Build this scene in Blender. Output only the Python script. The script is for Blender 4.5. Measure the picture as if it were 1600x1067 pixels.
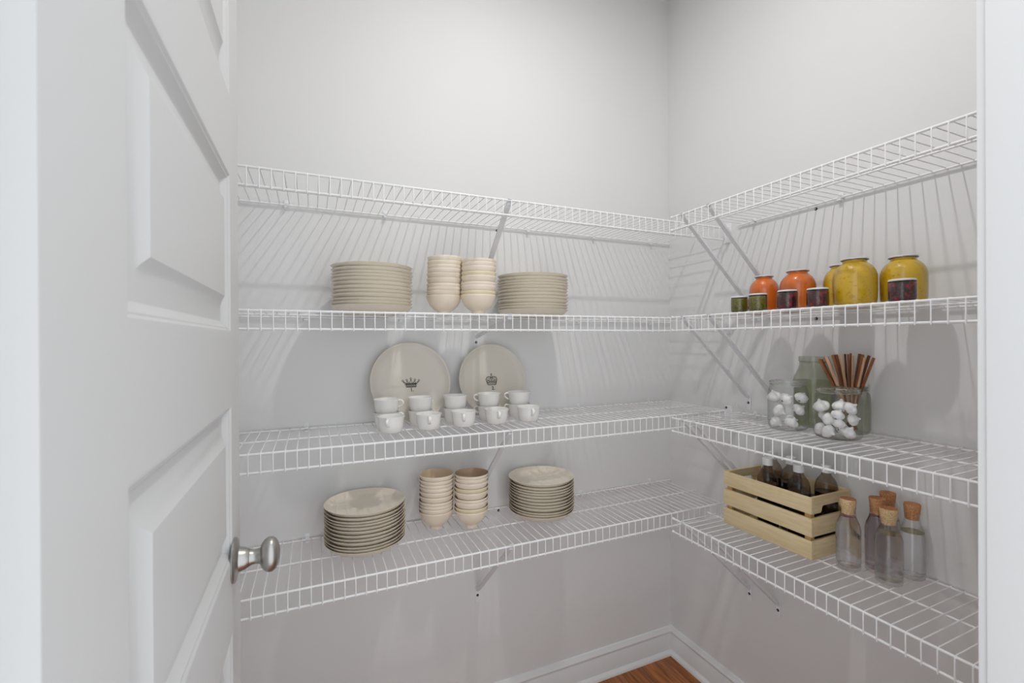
import bpy, bmesh, math, random
from mathutils import Vector, Matrix
random.seed(7)
PI = math.pi
SC = bpy.context.scene
COL = SC.collection
for o in list(bpy.data.objects): bpy.data.objects.remove(o)

# ------------------------------------------------------------------ camera
cam = bpy.data.cameras.new('camera'); camo = bpy.data.objects.new('camera', cam); COL.objects.link(camo)
cam.sensor_fit = 'HORIZONTAL'; cam.sensor_width = 36.0; cam.lens = 708.87 / 1600 * 36.0
cam.clip_start = 0.01
cam.dof.use_dof = True; cam.dof.focus_distance = 1.45; cam.dof.aperture_fstop = 7.0
YAW, PITCH, ROLL = 0.4136, -0.002, -0.0056
CAM = Vector((-1.386, -1.4946, 1.32))
fw = Vector((math.sin(YAW) * math.cos(PITCH), math.cos(YAW) * math.cos(PITCH), math.sin(PITCH)))
r = Vector((math.cos(YAW), -math.sin(YAW), 0)); u = r.cross(fw)
r2 = r * math.cos(ROLL) + u * math.sin(ROLL); u2 = -r * math.sin(ROLL) + u * math.cos(ROLL)
camo.matrix_world = Matrix(((r2.x, u2.x, -fw.x, CAM.x), (r2.y, u2.y, -fw.y, CAM.y), (r2.z, u2.z, -fw.z, CAM.z), (0, 0, 0, 1)))
SC.camera = camo

# ------------------------------------------------------------------ light and exposure
vs = SC.view_settings
vs.view_transform = 'Standard'; vs.look = 'None'; vs.gamma = 1.0; vs.use_curve_mapping = False
vs.exposure = 0.30
LAMP = (-0.80, -0.79, 2.725)
LAMP_W = 6.5
WORLD_S = 1.22
w = bpy.data.worlds.new('daylight'); SC.world = w; w.use_nodes = True
bg = w.node_tree.nodes['Background']
bg.inputs['Color'].default_value = (0.92, 0.96, 1.0, 1); bg.inputs['Strength'].default_value = WORLD_S
pl = bpy.data.lights.new('downlight', 'AREA'); pl.shape = 'DISK'; pl.size = 0.05; pl.energy = LAMP_W
pl.color = (1.0, 0.98, 0.955)
plo = bpy.data.objects.new('downlight', pl); COL.objects.link(plo); plo.location = LAMP


# ------------------------------------------------------------------ materials
def srgb(r_, g, b):
    f = lambda c: ((c / 255) / 12.92) if c / 255 <= 0.04045 else (((c / 255) + 0.055) / 1.055) ** 2.4
    return (f(r_), f(g), f(b), 1)


def mat(name, col, rough=0.5, metal=0.0, noise=0.0, nscale=20, bump=0.0, bscale=200, coat=0.0, ior=1.45, stretch=None, col2=None, spec=0.5):
    m = bpy.data.materials.new(name); m.use_nodes = True
    nt = m.node_tree; b = nt.nodes['Principled BSDF']
    b.inputs['Base Color'].default_value = col; b.inputs['Roughness'].default_value = rough
    b.inputs['Metallic'].default_value = metal; b.inputs['Coat Weight'].default_value = coat
    b.inputs['IOR'].default_value = ior; b.inputs['Specular IOR Level'].default_value = spec
    tc = nt.nodes.new('ShaderNodeTexCoord'); mp = nt.nodes.new('ShaderNodeMapping')
    nt.links.new(tc.outputs['Object'], mp.inputs['Vector'])
    if stretch: mp.inputs['Scale'].default_value = stretch
    if noise or col2:
        n = nt.nodes.new('ShaderNodeTexNoise'); n.inputs['Scale'].default_value = nscale; n.inputs['Detail'].default_value = 6
        nt.links.new(mp.outputs[0], n.inputs['Vector'])
        rp = nt.nodes.new('ShaderNodeValToRGB')
        c2 = col2 if col2 else tuple(c * (1 - noise) for c in col[:3]) + (1,)
        rp.color_ramp.elements[0].position = 0.35; rp.color_ramp.elements[1].position = 0.65
        rp.color_ramp.elements[0].color = c2; rp.color_ramp.elements[1].color = col
        nt.links.new(n.outputs['Fac'], rp.inputs[0]); nt.links.new(rp.outputs[0], b.inputs['Base Color'])
    if bump:
        n2 = nt.nodes.new('ShaderNodeTexNoise'); n2.inputs['Scale'].default_value = bscale
        nt.links.new(mp.outputs[0], n2.inputs['Vector'])
        bp = nt.nodes.new('ShaderNodeBump'); bp.inputs['Strength'].default_value = bump; bp.inputs['Distance'].default_value = 0.001
        nt.links.new(n2.outputs['Fac'], bp.inputs['Height']); nt.links.new(bp.outputs[0], b.inputs['Normal'])
    return m


def thin_glass(name, tint=(0.97, 0.98, 0.97, 1), refl=1.0, rough=0.02, edge=0.62):
    """a clear wall of glass: fresnel mix of mirror and tinted see-through"""
    m = bpy.data.materials.new(name); m.use_nodes = True; nt = m.node_tree
    nt.nodes.clear()
    out = nt.nodes.new('ShaderNodeOutputMaterial'); mx = nt.nodes.new('ShaderNodeMixShader')
    tr = nt.nodes.new('ShaderNodeBsdfTransparent'); tr.inputs[0].default_value = tint
    gl = nt.nodes.new('ShaderNodeBsdfGlossy'); gl.inputs['Roughness'].default_value = rough; gl.inputs[0].default_value = (refl, refl, refl, 1)
    fr = nt.nodes.new('ShaderNodeFresnel')
    ge = nt.nodes.new('ShaderNodeNewGeometry'); mr = nt.nodes.new('ShaderNodeMapRange')   # same index from both sides of the thin wall
    mr.inputs['To Min'].default_value = 1.45; mr.inputs['To Max'].default_value = 1 / 1.45
    nt.links.new(ge.outputs['Backfacing'], mr.inputs['Value']); nt.links.new(mr.outputs[0], fr.inputs[0])
    lw = nt.nodes.new('ShaderNodeLayerWeight'); lw.inputs[0].default_value = 0.35
    rp = nt.nodes.new('ShaderNodeValToRGB')     # longer path through the wall at a grazing angle
    rp.color_ramp.elements[0].color = tint; rp.color_ramp.elements[1].color = tuple(c * edge for c in tint[:3]) + (1,)
    rp.color_ramp.elements[0].position = 0.15
    nt.links.new(lw.outputs['Facing'], rp.inputs[0]); nt.links.new(rp.outputs[0], tr.inputs[0])
    nt.links.new(fr.outputs[0], mx.inputs[0]); nt.links.new(tr.outputs[0], mx.inputs[1]); nt.links.new(gl.outputs[0], mx.inputs[2])
    nt.links.new(mx.outputs[0], out.inputs[0])
    return m


def clear_liquid(name, tint, ior=1.33):
    m = bpy.data.materials.new(name); m.use_nodes = True; nt = m.node_tree
    nt.nodes.clear()
    out = nt.nodes.new('ShaderNodeOutputMaterial'); g = nt.nodes.new('ShaderNodeBsdfGlass')
    g.inputs['Color'].default_value = tint; g.inputs['IOR'].default_value = ior; g.inputs['Roughness'].default_value = 0.0
    tr = nt.nodes.new('ShaderNodeBsdfTransparent'); tr.inputs[0].default_value = tint
    mx = nt.nodes.new('ShaderNodeMixShader'); mx.inputs[0].default_value = 0.75
    nt.links.new(tr.outputs[0], mx.inputs[1]); nt.links.new(g.outputs[0], mx.inputs[2]); nt.links.new(mx.outputs[0], out.inputs[0])
    return m


def speckle(name, base, spot, scale=60, thr=0.62, rough=0.35, coat=0.15):
    """preserve behind glass: coloured flesh with spots of seed or skin"""
    m = bpy.data.materials.new(name); m.use_nodes = True; nt = m.node_tree; b = nt.nodes['Principled BSDF']
    b.inputs['Roughness'].default_value = rough; b.inputs['Coat Weight'].default_value = coat
    tc = nt.nodes.new('ShaderNodeTexCoord')
    n = nt.nodes.new('ShaderNodeTexNoise'); n.inputs['Scale'].default_value = scale; n.inputs['Detail'].default_value = 8; n.inputs['Roughness'].default_value = 0.7
    nt.links.new(tc.outputs['Object'], n.inputs['Vector'])
    rp = nt.nodes.new('ShaderNodeValToRGB'); rp.color_ramp.elements[0].position = thr - 0.12; rp.color_ramp.elements[1].position = thr + 0.06
    rp.color_ramp.elements[0].color = base; rp.color_ramp.elements[1].color = spot
    nt.links.new(n.outputs['Fac'], rp.inputs[0]); nt.links.new(rp.outputs[0], b.inputs['Base Color'])
    return m


M = {}
M['wall'] = mat('wall_paint', srgb(228, 228, 228), 0.6, noise=0.015, nscale=3, bump=0.08, bscale=350)
M['ceiling'] = mat('ceiling_paint', srgb(228, 227, 224), 0.8, noise=0.02, nscale=5)
M['trim'] = mat('trim_paint', srgb(232, 233, 233), 0.35, noise=0.01, nscale=4)
M['door'] = mat('door_paint', srgb(208, 208, 208), 0.42, noise=0.01, nscale=3, bump=0.03, bscale=120)
M['wire'] = mat('white_coated_wire', srgb(244, 244, 245), 0.35, noise=0.03, nscale=30)
M['bracket'] = mat('bracket_enamel', srgb(226, 227, 230), 0.4, noise=0.02, nscale=30)
M['clip'] = mat('clip_plastic', srgb(238, 238, 240), 0.4, noise=0.02, nscale=60)
M['screw'] = mat('black_screw', srgb(40, 40, 42), 0.35, metal=0.6, noise=0.2, nscale=300)
M['steel'] = mat('screw_steel', srgb(190, 190, 190), 0.3, metal=0.9, noise=0.1, nscale=300)
M['plate'] = mat('plate_glaze', srgb(236, 227, 210), 0.3, noise=0.03, nscale=14)
M['plate_big'] = mat('show_plate_glaze', srgb(218, 211, 200), 0.3, noise=0.03, nscale=9)
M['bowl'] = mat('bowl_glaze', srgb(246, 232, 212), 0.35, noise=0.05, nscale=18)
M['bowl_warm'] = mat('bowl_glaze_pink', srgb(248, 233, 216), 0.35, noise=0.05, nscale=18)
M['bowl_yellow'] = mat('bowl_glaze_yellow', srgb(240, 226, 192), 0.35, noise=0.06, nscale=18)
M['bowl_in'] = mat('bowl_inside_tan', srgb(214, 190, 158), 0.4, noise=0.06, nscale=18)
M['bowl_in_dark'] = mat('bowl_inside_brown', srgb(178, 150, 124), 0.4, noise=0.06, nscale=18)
M['cup'] = mat('cup_glaze', srgb(246, 245, 241), 0.25, noise=0.015, nscale=20)
M['ink'] = mat('printed_ink', srgb(38, 32, 28), 0.5, noise=0.3, nscale=400)
M['glass'] = thin_glass('jar_glass')
M['glass_clear'] = thin_glass('bottle_glass', tint=(0.985, 0.988, 0.99, 1), edge=0.7)
M['glass_green'] = thin_glass('green_glass', tint=(0.85, 0.865, 0.80, 1))
M['glass_amber'] = thin_glass('smoky_bottle_glass', tint=(0.70, 0.64, 0.58, 1))
M['green_fill'] = clear_liquid('green_oil', (0.86, 0.875, 0.79, 1), 1.4)
M['glass_solid'] = clear_liquid('thick_glass_rim', (0.96, 0.97, 0.96, 1), 1.5)
M['orange'] = speckle('orange_preserve', srgb(230, 116, 30), srgb(212, 92, 22), 25, 0.62)
M['yellow'] = speckle('yellow_preserve', srgb(222, 178, 32), srgb(166, 118, 28), 110, 0.66)
M['olive'] = speckle('green_preserve', srgb(116, 108, 30), srgb(66, 64, 16), 220, 0.55)
M['berry'] = speckle('berry_preserve', srgb(34, 8, 14), srgb(160, 20, 46), 110, 0.60)
M['lid'] = mat('enamel_lid', srgb(232, 228, 228), 0.3, noise=0.04, nscale=60)
M['lid_ring'] = mat('lid_ring_steel', srgb(150, 145, 145), 0.3, metal=0.7, noise=0.2, nscale=90)
M['garlic'] = mat('garlic_skin', srgb(250, 249, 249), 0.5, noise=0.10, nscale=90, stretch=(1, 1, 0.15))
M['root'] = mat('garlic_root', srgb(120, 86, 90), 0.8, noise=0.3, nscale=300)
M['cinnamon'] = mat('cinnamon_bark', srgb(184, 120, 78), 0.6, nscale=120, col2=srgb(142, 88, 54), stretch=(1, 1, 0.08))
M['cinnamon_pale'] = mat('cinnamon_bark_pale', srgb(232, 196, 168), 0.6, nscale=120, col2=srgb(214, 170, 138), stretch=(1, 1, 0.08))
M['cinnamon_dark'] = mat('cinnamon_bark_dark', srgb(140, 86, 52), 0.6, nscale=120, col2=srgb(100, 60, 36), stretch=(1, 1, 0.08))
M['pine_y'] = mat('pine_board', srgb(230, 212, 174), 0.55, nscale=26, col2=srgb(220, 198, 154), stretch=(6, 0.5, 6), bump=0.1, bscale=150)
M['pine_x'] = mat('pine_end_board', srgb(226, 206, 168), 0.55, nscale=26, col2=srgb(214, 190, 146), stretch=(0.5, 6, 6), bump=0.1, bscale=150)
M['pine_post'] = mat('pine_post', srgb(212, 172, 118), 0.6, nscale=26, col2=srgb(192, 150, 98), stretch=(6, 6, 0.5))
M['cork_a'] = mat('cork_pale', srgb(232, 206, 164), 0.85, nscale=380, col2=srgb(196, 156, 108), bump=0.5, bscale=500)
M['cork_b'] = mat('cork_brown', srgb(214, 160, 114), 0.85, nscale=380, col2=srgb(172, 114, 76), bump=0.5, bscale=500)
M['cork_top'] = mat('cork_end', srgb(196, 136, 92), 0.85, nscale=380, col2=srgb(164, 104, 68), bump=0.5, bscale=500)
M['water'] = clear_liquid('clear_liquid', (0.99, 0.99, 1.0, 1))
M['water_rose'] = clear_liquid('rose_liquid', (0.97, 0.93, 0.96, 1))
M['water_olive'] = clear_liquid('pale_olive_liquid', (0.985, 0.985, 0.97, 1))
M['surf_red'] = thin_glass('red_liquid_surface', tint=(0.70, 0.22, 0.32, 1))
M['surf_olive'] = thin_glass('olive_liquid_surface', tint=(0.72, 0.68, 0.40, 1))
M['brew'] = mat('dark_brew', srgb(66, 50, 38), 0.1, noise=0.3, nscale=40, coat=0.5)
M['cap'] = mat('white_screw_cap', srgb(226, 226, 226), 0.4, noise=0.03, nscale=60)
M['nickel'] = mat('satin_nickel', srgb(186, 184, 180), 0.34, metal=1.0, noise=0.08, nscale=40)


def floor_mat(name, seed):
    m = bpy.data.materials.new(name); m.use_nodes = True; nt = m.node_tree; b = nt.nodes['Principled BSDF']
    b.inputs['Roughness'].default_value = 0.38
    tc = nt.nodes.new('ShaderNodeTexCoord'); mp = nt.nodes.new('ShaderNodeMapping'); mp.inputs['Scale'].default_value = (14, 1.1, 14)
    mp.inputs['Location'].default_value = (seed * 3.1, seed * 1.7, 0)
    nt.links.new(tc.outputs['Object'], mp.inputs['Vector'])
    n = nt.nodes.new('ShaderNodeTexNoise'); n.inputs['Scale'].default_value = 5; n.inputs['Detail'].default_value = 9; n.inputs['Distortion'].default_value = 0.8
    nt.links.new(mp.outputs[0], n.inputs['Vector'])
    rp = nt.nodes.new('ShaderNodeValToRGB')
    k = 1 - 0.12 * (seed % 3)
    rp.color_ramp.elements[0].position = 0.3; rp.color_ramp.elements[1].position = 0.66
    rp.color_ramp.elements[0].color = tuple(c * k for c in srgb(118, 62, 24)[:3]) + (1,)
    rp.color_ramp.elements[1].color = tuple(c * k for c in srgb(190, 116, 56)[:3]) + (1,)
    nt.links.new(n.outputs['Fac'], rp.inputs[0]); nt.links.new(rp.outputs[0], b.inputs['Base Color'])
    return m


FLOOR_M = [floor_mat('oak_board_' + 'abc'[i], i) for i in range(3)]


# ------------------------------------------------------------------ mesh helpers
def mesh_from_bm(bm, name, smooth=True, angle=40):
    bmesh.ops.recalc_face_normals(bm, faces=bm.faces[:])
    me = bpy.data.meshes.new(name); bm.to_mesh(me); bm.free()
    if smooth:
        me.shade_smooth(); me.set_sharp_from_angle(angle=math.radians(angle))
    return me


def obj(name, bm_or_me, m, parent=None, loc=None, rot=None, smooth=True, angle=40):
    me = bm_or_me if isinstance(bm_or_me, bpy.types.Mesh) else mesh_from_bm(bm_or_me, name, smooth, angle)
    if m is not None:
        if not me.materials:
            for q in (m if isinstance(m, (list, tuple)) else [m]): me.materials.append(q)
    o = bpy.data.objects.new(name, me); COL.objects.link(o)
    if parent: o.parent = parent
    if loc is not None: o.location = loc
    if rot is not None: o.rotation_euler = rot
    return o


def thing(name, label, cat, loc=(0, 0, 0), rot=(0, 0, 0), group=None):
    o = bpy.data.objects.new(name, None); COL.objects.link(o); o.empty_display_size = 0.05
    o.location = loc; o.rotation_euler = rot; o['label'] = label; o['category'] = cat
    if group: o['group'] = group
    return o


def tag(o, label, cat, group=None):
    o['label'] = label; o['category'] = cat
    if group: o['group'] = group
    return o


def copy_tree(o, label, loc, rot=None, parent=None):
    c = o.copy(); COL.objects.link(c)
    if parent: c.parent = parent
    else:
        c['label'] = label; c.location = loc
        if rot is not None: c.rotation_euler = rot
    for ch in list(o.children): copy_tree(ch, None, None, None, c)
    return c


def struct(name, bm, m, parent=None, smooth=True, kind=True):
    o = obj(name, bm, m, parent, smooth=smooth)
    if kind and not parent: o['kind'] = 'structure'
    return o


def box(bm, x0, x1, y0, y1, z0, z1, bevel=0.0, mi=0):
    g = bmesh.ops.create_cube(bm, size=1.0)
    vs_ = g['verts']
    for v in vs_:
        v.co = Vector(((x0 + x1) / 2 + v.co.x * (x1 - x0), (y0 + y1) / 2 + v.co.y * (y1 - y0), (z0 + z1) / 2 + v.co.z * (z1 - z0)))
    fs = {f for v in vs_ for f in v.link_faces}
    for f in fs: f.material_index = mi
    if bevel:
        es = list({e for v in vs_ for e in v.link_edges})
        bmesh.ops.bevel(bm, geom=es, offset=bevel, segments=2, affect='EDGES', profile=0.6)
    return bm


def bbox(*a, bevel=0.0):
    bm = bmesh.new(); return box(bm, *a, bevel=bevel)


def lathe(prof, n=48, bm=None, mi=None, cap=False):
    """prof: list of (r, z) from bottom axis to ... ; revolve about z"""
    bm = bm or bmesh.new(); rings = []
    for (r_, z) in prof:
        if r_ < 1e-6: rings.append([bm.verts.new((0, 0, z))])
        else: rings.append([bm.verts.new((r_ * math.cos(2 * PI * k / n), r_ * math.sin(2 * PI * k / n), z)) for k in range(n)])
    for i in range(len(rings) - 1):
        a, b = rings[i], rings[i + 1]
        for k in range(n):
            k2 = (k + 1) % n
            if len(a) == 1 and len(b) == 1: continue
            if len(a) == 1: f = bm.faces.new((a[0], b[k], b[k2]))
            elif len(b) == 1: f = bm.faces.new((a[k], a[k2], b[0]))
            else: f = bm.faces.new((a[k], a[k2], b[k2], b[k]))
            if mi is not None: f.material_index = mi[i] if isinstance(mi, (list, tuple)) else mi
    return bm


def tube(bm, pts, rad, n=8, flat=None, cap=True):
    pts = [Vector(p) for p in pts]; rings = []
    prev = None
    for i, p in enumerate(pts):
        if i == 0: t = pts[1] - p
        elif i == len(pts) - 1: t = p - pts[-2]
        else: t = (pts[i + 1] - p).normalized() + (p - pts[i - 1]).normalized()
        t.normalize()
        if prev is None:
            a = Vector((0, 0, 1)) if abs(t.z) < 0.9 else Vector((1, 0, 0))
            x = a.cross(t).normalized()
        else:
            x = (prev - t * prev.dot(t)).normalized()
        y = t.cross(x); prev = x
        rr = rad[i] if isinstance(rad, (list, tuple)) else rad
        ra, rb = (rr, rr) if not flat else flat
        rings.append([bm.verts.new(p + x * ra * math.cos(2 * PI * k / n) + y * rb * math.sin(2 * PI * k / n)) for k in range(n)])
    for i in range(len(rings) - 1):
        for k in range(n):
            k2 = (k + 1) % n
            bm.faces.new((rings[i][k], rings[i][k2], rings[i + 1][k2], rings[i + 1][k]))
    if cap:
        bm.faces.new(rings[0][::-1]); bm.faces.new(rings[-1])
    return bm


def prism(poly, axis, a0, a1, bm=None):
    """polygon in the plane normal to axis, extruded a0..a1; poly coords are the other two axes in order"""
    bm = bm or bmesh.new()
    def P(p, a):
        return {'x': (a, p[0], p[1]), 'y': (p[0], a, p[1]), 'z': (p[0], p[1], a)}[axis]
    A = [bm.verts.new(P(p, a0)) for p in poly]; B = [bm.verts.new(P(p, a1)) for p in poly]
    bm.faces.new(A[::-1]); bm.faces.new(B)
    for i in range(len(poly)):
        j = (i + 1) % len(poly); bm.faces.new((A[i], A[j], B[j], B[i]))
    return bm


# ------------------------------------------------------------------ room shell
XL = -1.68          # wall on the left, behind the open door
YD = -1.215         # pantry face of the wall with the doorway
CEIL = 2.75
JR, JL = -0.618, -1.551
ceil = struct('ceiling', bbox(XL - 0.1, 0.1, YD - 0.12, 0.1, CEIL, CEIL + 0.08), M['ceiling'], smooth=False)
struct('wall_back', bbox(XL - 0.1, 0.1, 0.0, 0.1, -0.05, CEIL), M['wall'], smooth=False)
struct('wall_right', bbox(0.0, 0.1, YD - 0.12, 0.0, -0.05, CEIL), M['wall'], smooth=False)
struct('wall_left', bbox(XL - 0.1, XL, YD - 0.12, 0.0, -0.05, CEIL), M['wall'], smooth=False)
bm = bmesh.new()
box(bm, JR + 0.018, 0.0, YD - 0.12, YD, -0.05, CEIL)
box(bm, XL, JL - 0.018, YD - 0.12, YD, -0.05, CEIL)
box(bm, JL - 0.018, JR + 0.018, YD - 0.12, YD, 2.09, CEIL)
struct('wall_front', bm, M['wall'], smooth=False)
# door lining and casings
bm = bmesh.new(); box(bm, JR, JR + 0.018, YD - 0.125, YD + 0.001, 0, 2.09, bevel=0.0015); box(bm, JR - 0.009, JR, YD - 0.10, YD - 0.06, 0, 2.072, bevel=0.002)
struct('trim_1', bm, M['trim'])
bm = bmesh.new(); box(bm, JL - 0.018, JL, YD - 0.125, YD + 0.001, 0, 2.09, bevel=0.0015); box(bm, JL, JL + 0.009, YD - 0.10, YD - 0.06, 0, 2.072, bevel=0.002)
struct('trim_2', bm, M['trim'])
struct('trim_3', bbox(JL, JR, YD - 0.125, YD + 0.001, 2.072, 2.09, bevel=0.0015), M['trim'])
struct('trim_4', bbox(JR + 0.004, JR + 0.062, YD, YD + 0.011, 0, 2.15, bevel=0.003), M['trim'])
bm = bmesh.new(); box(bm, JR + 0.004, JR + 0.062, YD - 0.136, YD - 0.121, 0, 2.15, bevel=0.003); box(bm, JL - 0.062, JL - 0.004, YD - 0.136, YD - 0.121, 0, 2.15, bevel=0.003)
box(bm, JL - 0.062, JR + 0.062, YD - 0.136, YD - 0.121, 2.15, 2.21, bevel=0.003)
struct('trim_5', bm, M['trim'])

# floor: boards running away from the doorway
fl = bpy.data.objects.new('floor', None); COL.objects.link(fl); fl['kind'] = 'structure'
sub = obj('subfloor', bbox(XL - 0.1, 0.1, -1.36, 0.1, -0.05, -0.019), FLOOR_M[0], fl, smooth=False)
x1 = 0.045; i = 0
while x1 > XL - 0.09:
    x0 = x1 - 0.107
    cuts = [-1.355, -1.0 + (i * 0.37) % 0.75, 0.07]
    for a, b in zip(cuts[:-1], cuts[1:]):
        obj('floorboard', bbox(x0 + 0.0006, x1 - 0.0006, a + 0.0006, b - 0.0006, -0.018, 0.0, bevel=0.0008), FLOOR_M[(i * 2 + (a > -1.2)) % 3], fl)
    x1 = x0; i += 1


# skirting boards with a cap bead and a shoe moulding
def skirting(name, axis, a0, a1, off, sgn):
    """profile depth d away from the wall, z"""
    main = [(0, 0), (0.013, 0), (0.013, 0.078), (0.0105, 0.081), (0.0105, 0.085), (0.0135, 0.089), (0.0135, 0.093), (0.010, 0.097), (0.007, 0.104), (0.004, 0.109), (0, 0.110)]
    shoe = [(0.013, 0), (0.026, 0), (0.0255, 0.006), (0.0235, 0.011), (0.0195, 0.0155), (0.013, 0.018)]
    bm = bmesh.new()
    for pf in (main, shoe):
        prism([(off + sgn * d, z) for d, z in pf], axis, a0, a1, bm)
    return struct(name, bm, M['trim'])


skirting('baseboard_back', 'x', XL, 0.0, 0.0, -1)
skirting('baseboard_right', 'y', YD, 0.0, 0.0, -1)
skirting('baseboard_left', 'y', YD, 0.0, XL, 1)
skirting('baseboard_front', 'x', JR + 0.062, 0.0, YD, 1)

# ------------------------------------------------------------------ ceiling lamp (out of view, above)
cl = thing('ceiling_light', 'small round white surface downlight in the middle of the pantry ceiling', 'lamp', (LAMP[0], LAMP[1], CEIL))
obj('lamp_ring', lathe([(0.0, -0.001), (0.060, -0.001), (0.060, -0.010), (0.052, -0.018), (0.030, -0.020), (0.030, -0.012), (0, -0.012)], 48), M['trim'], cl)
be = bpy.data.materials.new('lens_glow'); be.use_nodes = True
be.node_tree.nodes['Principled BSDF'].inputs['Emission Color'].default_value = (1, 0.96, 0.9, 1)
be.node_tree.nodes['Principled BSDF'].inputs['Emission Strength'].default_value = 5
obj('lens', lathe([(0, -0.014), (0.029, -0.014), (0.029, -0.0175), (0, -0.019)], 32), be, cl)


# ------------------------------------------------------------------ the open door
DX, DT = -1.506, 0.035                     # face towards the room, thickness
DY0, DY1 = -1.205, -0.566                  # hinge edge, free edge
PY0, PY1 = -1.093, -0.645                  # panel extents
PZ = [(0.24, 0.487), (0.607, 0.857), (0.9735, 1.2195), (1.335, 1.590), (1.7135, 1.962)]
door = bpy.data.objects.new('door_1', None); COL.objects.link(door); door['kind'] = 'structure'
door.location = (DX, DY0, 0)
def dbox(*a, **k):
    return bbox(a[0] - DX, a[1] - DX, a[2] - DY0, a[3] - DY0, a[4], a[5], **k)
obj('stile', dbox(DX - DT, DX, DY0, PY0, 0.012, 2.062), M['door'], door, smooth=False)
obj('stile', dbox(DX - DT, DX, PY1, DY1, 0.012, 2.062), M['door'], door, smooth=False)
zs = [0.012] + [z for p in PZ for z in p] + [2.062]
for k in range(0, len(zs), 2):
    obj('rail', dbox(DX - DT, DX, PY0, PY1, zs[k], zs[k + 1]), M['door'], door, smooth=False)


def panel_bm(y0, y1, z0, z1):
    bm = bmesh.new()
    # (inset, depth below the face)
    prof = [(0, 0), (0.003, 0.0005), (0.006, 0.003), (0.008, 0.0035), (0.0105, 0.0065), (0.016, 0.0110), (0.018, 0.0120), (0.020, 0.0120), (0.030, 0.0110), (0.040, 0.0085), (0.048, 0.0050), (0.054, 0.0010), (0.0547, 0.0005)]
    for side in (0, 1):
        loops = []
        for ins, d in prof:
            x = -d if side == 0 else -DT + d
            loops.append([bm.verts.new((x, yy, zz)) for yy, zz in ((y0 + ins, z0 + ins), (y1 - ins, z0 + ins), (y1 - ins, z1 - ins), (y0 + ins, z1 - ins))])
        for a, b in zip(loops[:-1], loops[1:]):
            for k in range(4):
                bm.faces.new((a[k], a[(k + 1) % 4], b[(k + 1) % 4], b[k]))
        bm.faces.new(loops[-1])
    return bm


for z0, z1 in PZ:
    obj('panel', panel_bm(PY0 - DY0, PY1 - DY0, z0, z1), M['door'], door, angle=20)
# knobs on both faces: rose, stem, oval grip
rose = [(0, 0), (0.0350, 0), (0.0352, 0.0025), (0.0335, 0.0045), (0.024, 0.0062), (0.0195, 0.0085), (0.0180, 0.0125), (0.0172, 0.0165), (0.0150, 0.0205), (0.0138, 0.0225), (0, 0.0235)]
stem = [(0, 0.023), (0.0135, 0.023), (0.0118, 0.027), (0.0112, 0.032), (0.0125, 0.037), (0.014, 0.040), (0, 0.040)]
grip = [(0, 0.0375), (0.013, 0.038), (0.020, 0.0405), (0.0255, 0.045), (0.0285, 0.0505), (0.0280, 0.0565), (0.0240, 0.0618), (0.0165, 0.0655), (0.008, 0.067), (0, 0.0673)]
for sgn in (1, -1):
    kb = obj('knob_rose', lathe(rose, 48), M['nickel'], door, loc=(0 if sgn > 0 else -DT, -0.638 - DY0, 0.966), rot=(0, sgn * PI / 2, 0))
    if sgn < 0: kb.scale = (1, 1, 0.6)
    obj('knob_stem', lathe(stem, 40), M['nickel'], kb)
    g = obj('knob_grip', lathe(grip, 48), M['nickel'], kb); g.scale = (1.0, 0.80, 1.0)
# hinges on the hidden edge
for hz in (0.28, 1.05, 1.80):
    bm = bmesh.new(); tube(bm, [(-DT - 0.006, -0.004, hz - 0.045), (-DT - 0.006, -0.004, hz + 0.045)], 0.006, 12)
    obj('hinge', bm, M['nickel'], door)

# ------------------------------------------------------------------ wire shelves
Z = {1: 1.7221, 2: 1.3928, 3: 1.0612, 4: 0.7293}
WP = 0.0254; RW = 0.00135; RR = 0.0030; LIP = 0.0428; D = 0.3
ORD = {1: 'top', 2: 'second', 3: 'third', 4: 'lowest'}


def cross_wire_mesh(depth):
    """local: runs from the wall (0) to the front (-depth) along -y, over the rails, then down the lip"""
    bm = bmesh.new(); zt = RR + RW * 0.6
    tube(bm, [(0, -0.002, zt - 0.001), (0, -depth + 0.004, zt - 0.001), (0, -depth - RR * 0.6, zt - 0.002), (0, -depth - RR - 0.0004, -0.003), (0, -depth - RR - 0.0004, -LIP - 0.004)], RW, 6)
    return mesh_from_bm(bm, 'cross_wire', True, 60)


CW = cross_wire_mesh(D); CW.materials.append(M['wire'])


def rail_bm(a, b, rad=RR, n=10):
    return tube(bmesh.new(), [a, b], rad, n)


def clip_bm():
    bm = bmesh.new()
    box(bm, -0.0065, 0.0065, -0.003, 0.0, -0.012, 0.016, bevel=0.001)
    box(bm, -0.005, 0.005, -0.012, -0.003, 0.002, 0.006, bevel=0.0008)
    box(bm, -0.005, 0.005, -0.014, -0.003, -0.009, -0.004, bevel=0.0008)
    bmesh.ops.create_cone(bm, cap_ends=True, segments=10, radius1=0.003, radius2=0.003, depth=0.0015, matrix=Matrix.Translation((0, -0.0035, 0.011)) @ Matrix.Rotation(PI / 2, 4, 'X'))
    return bm


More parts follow.
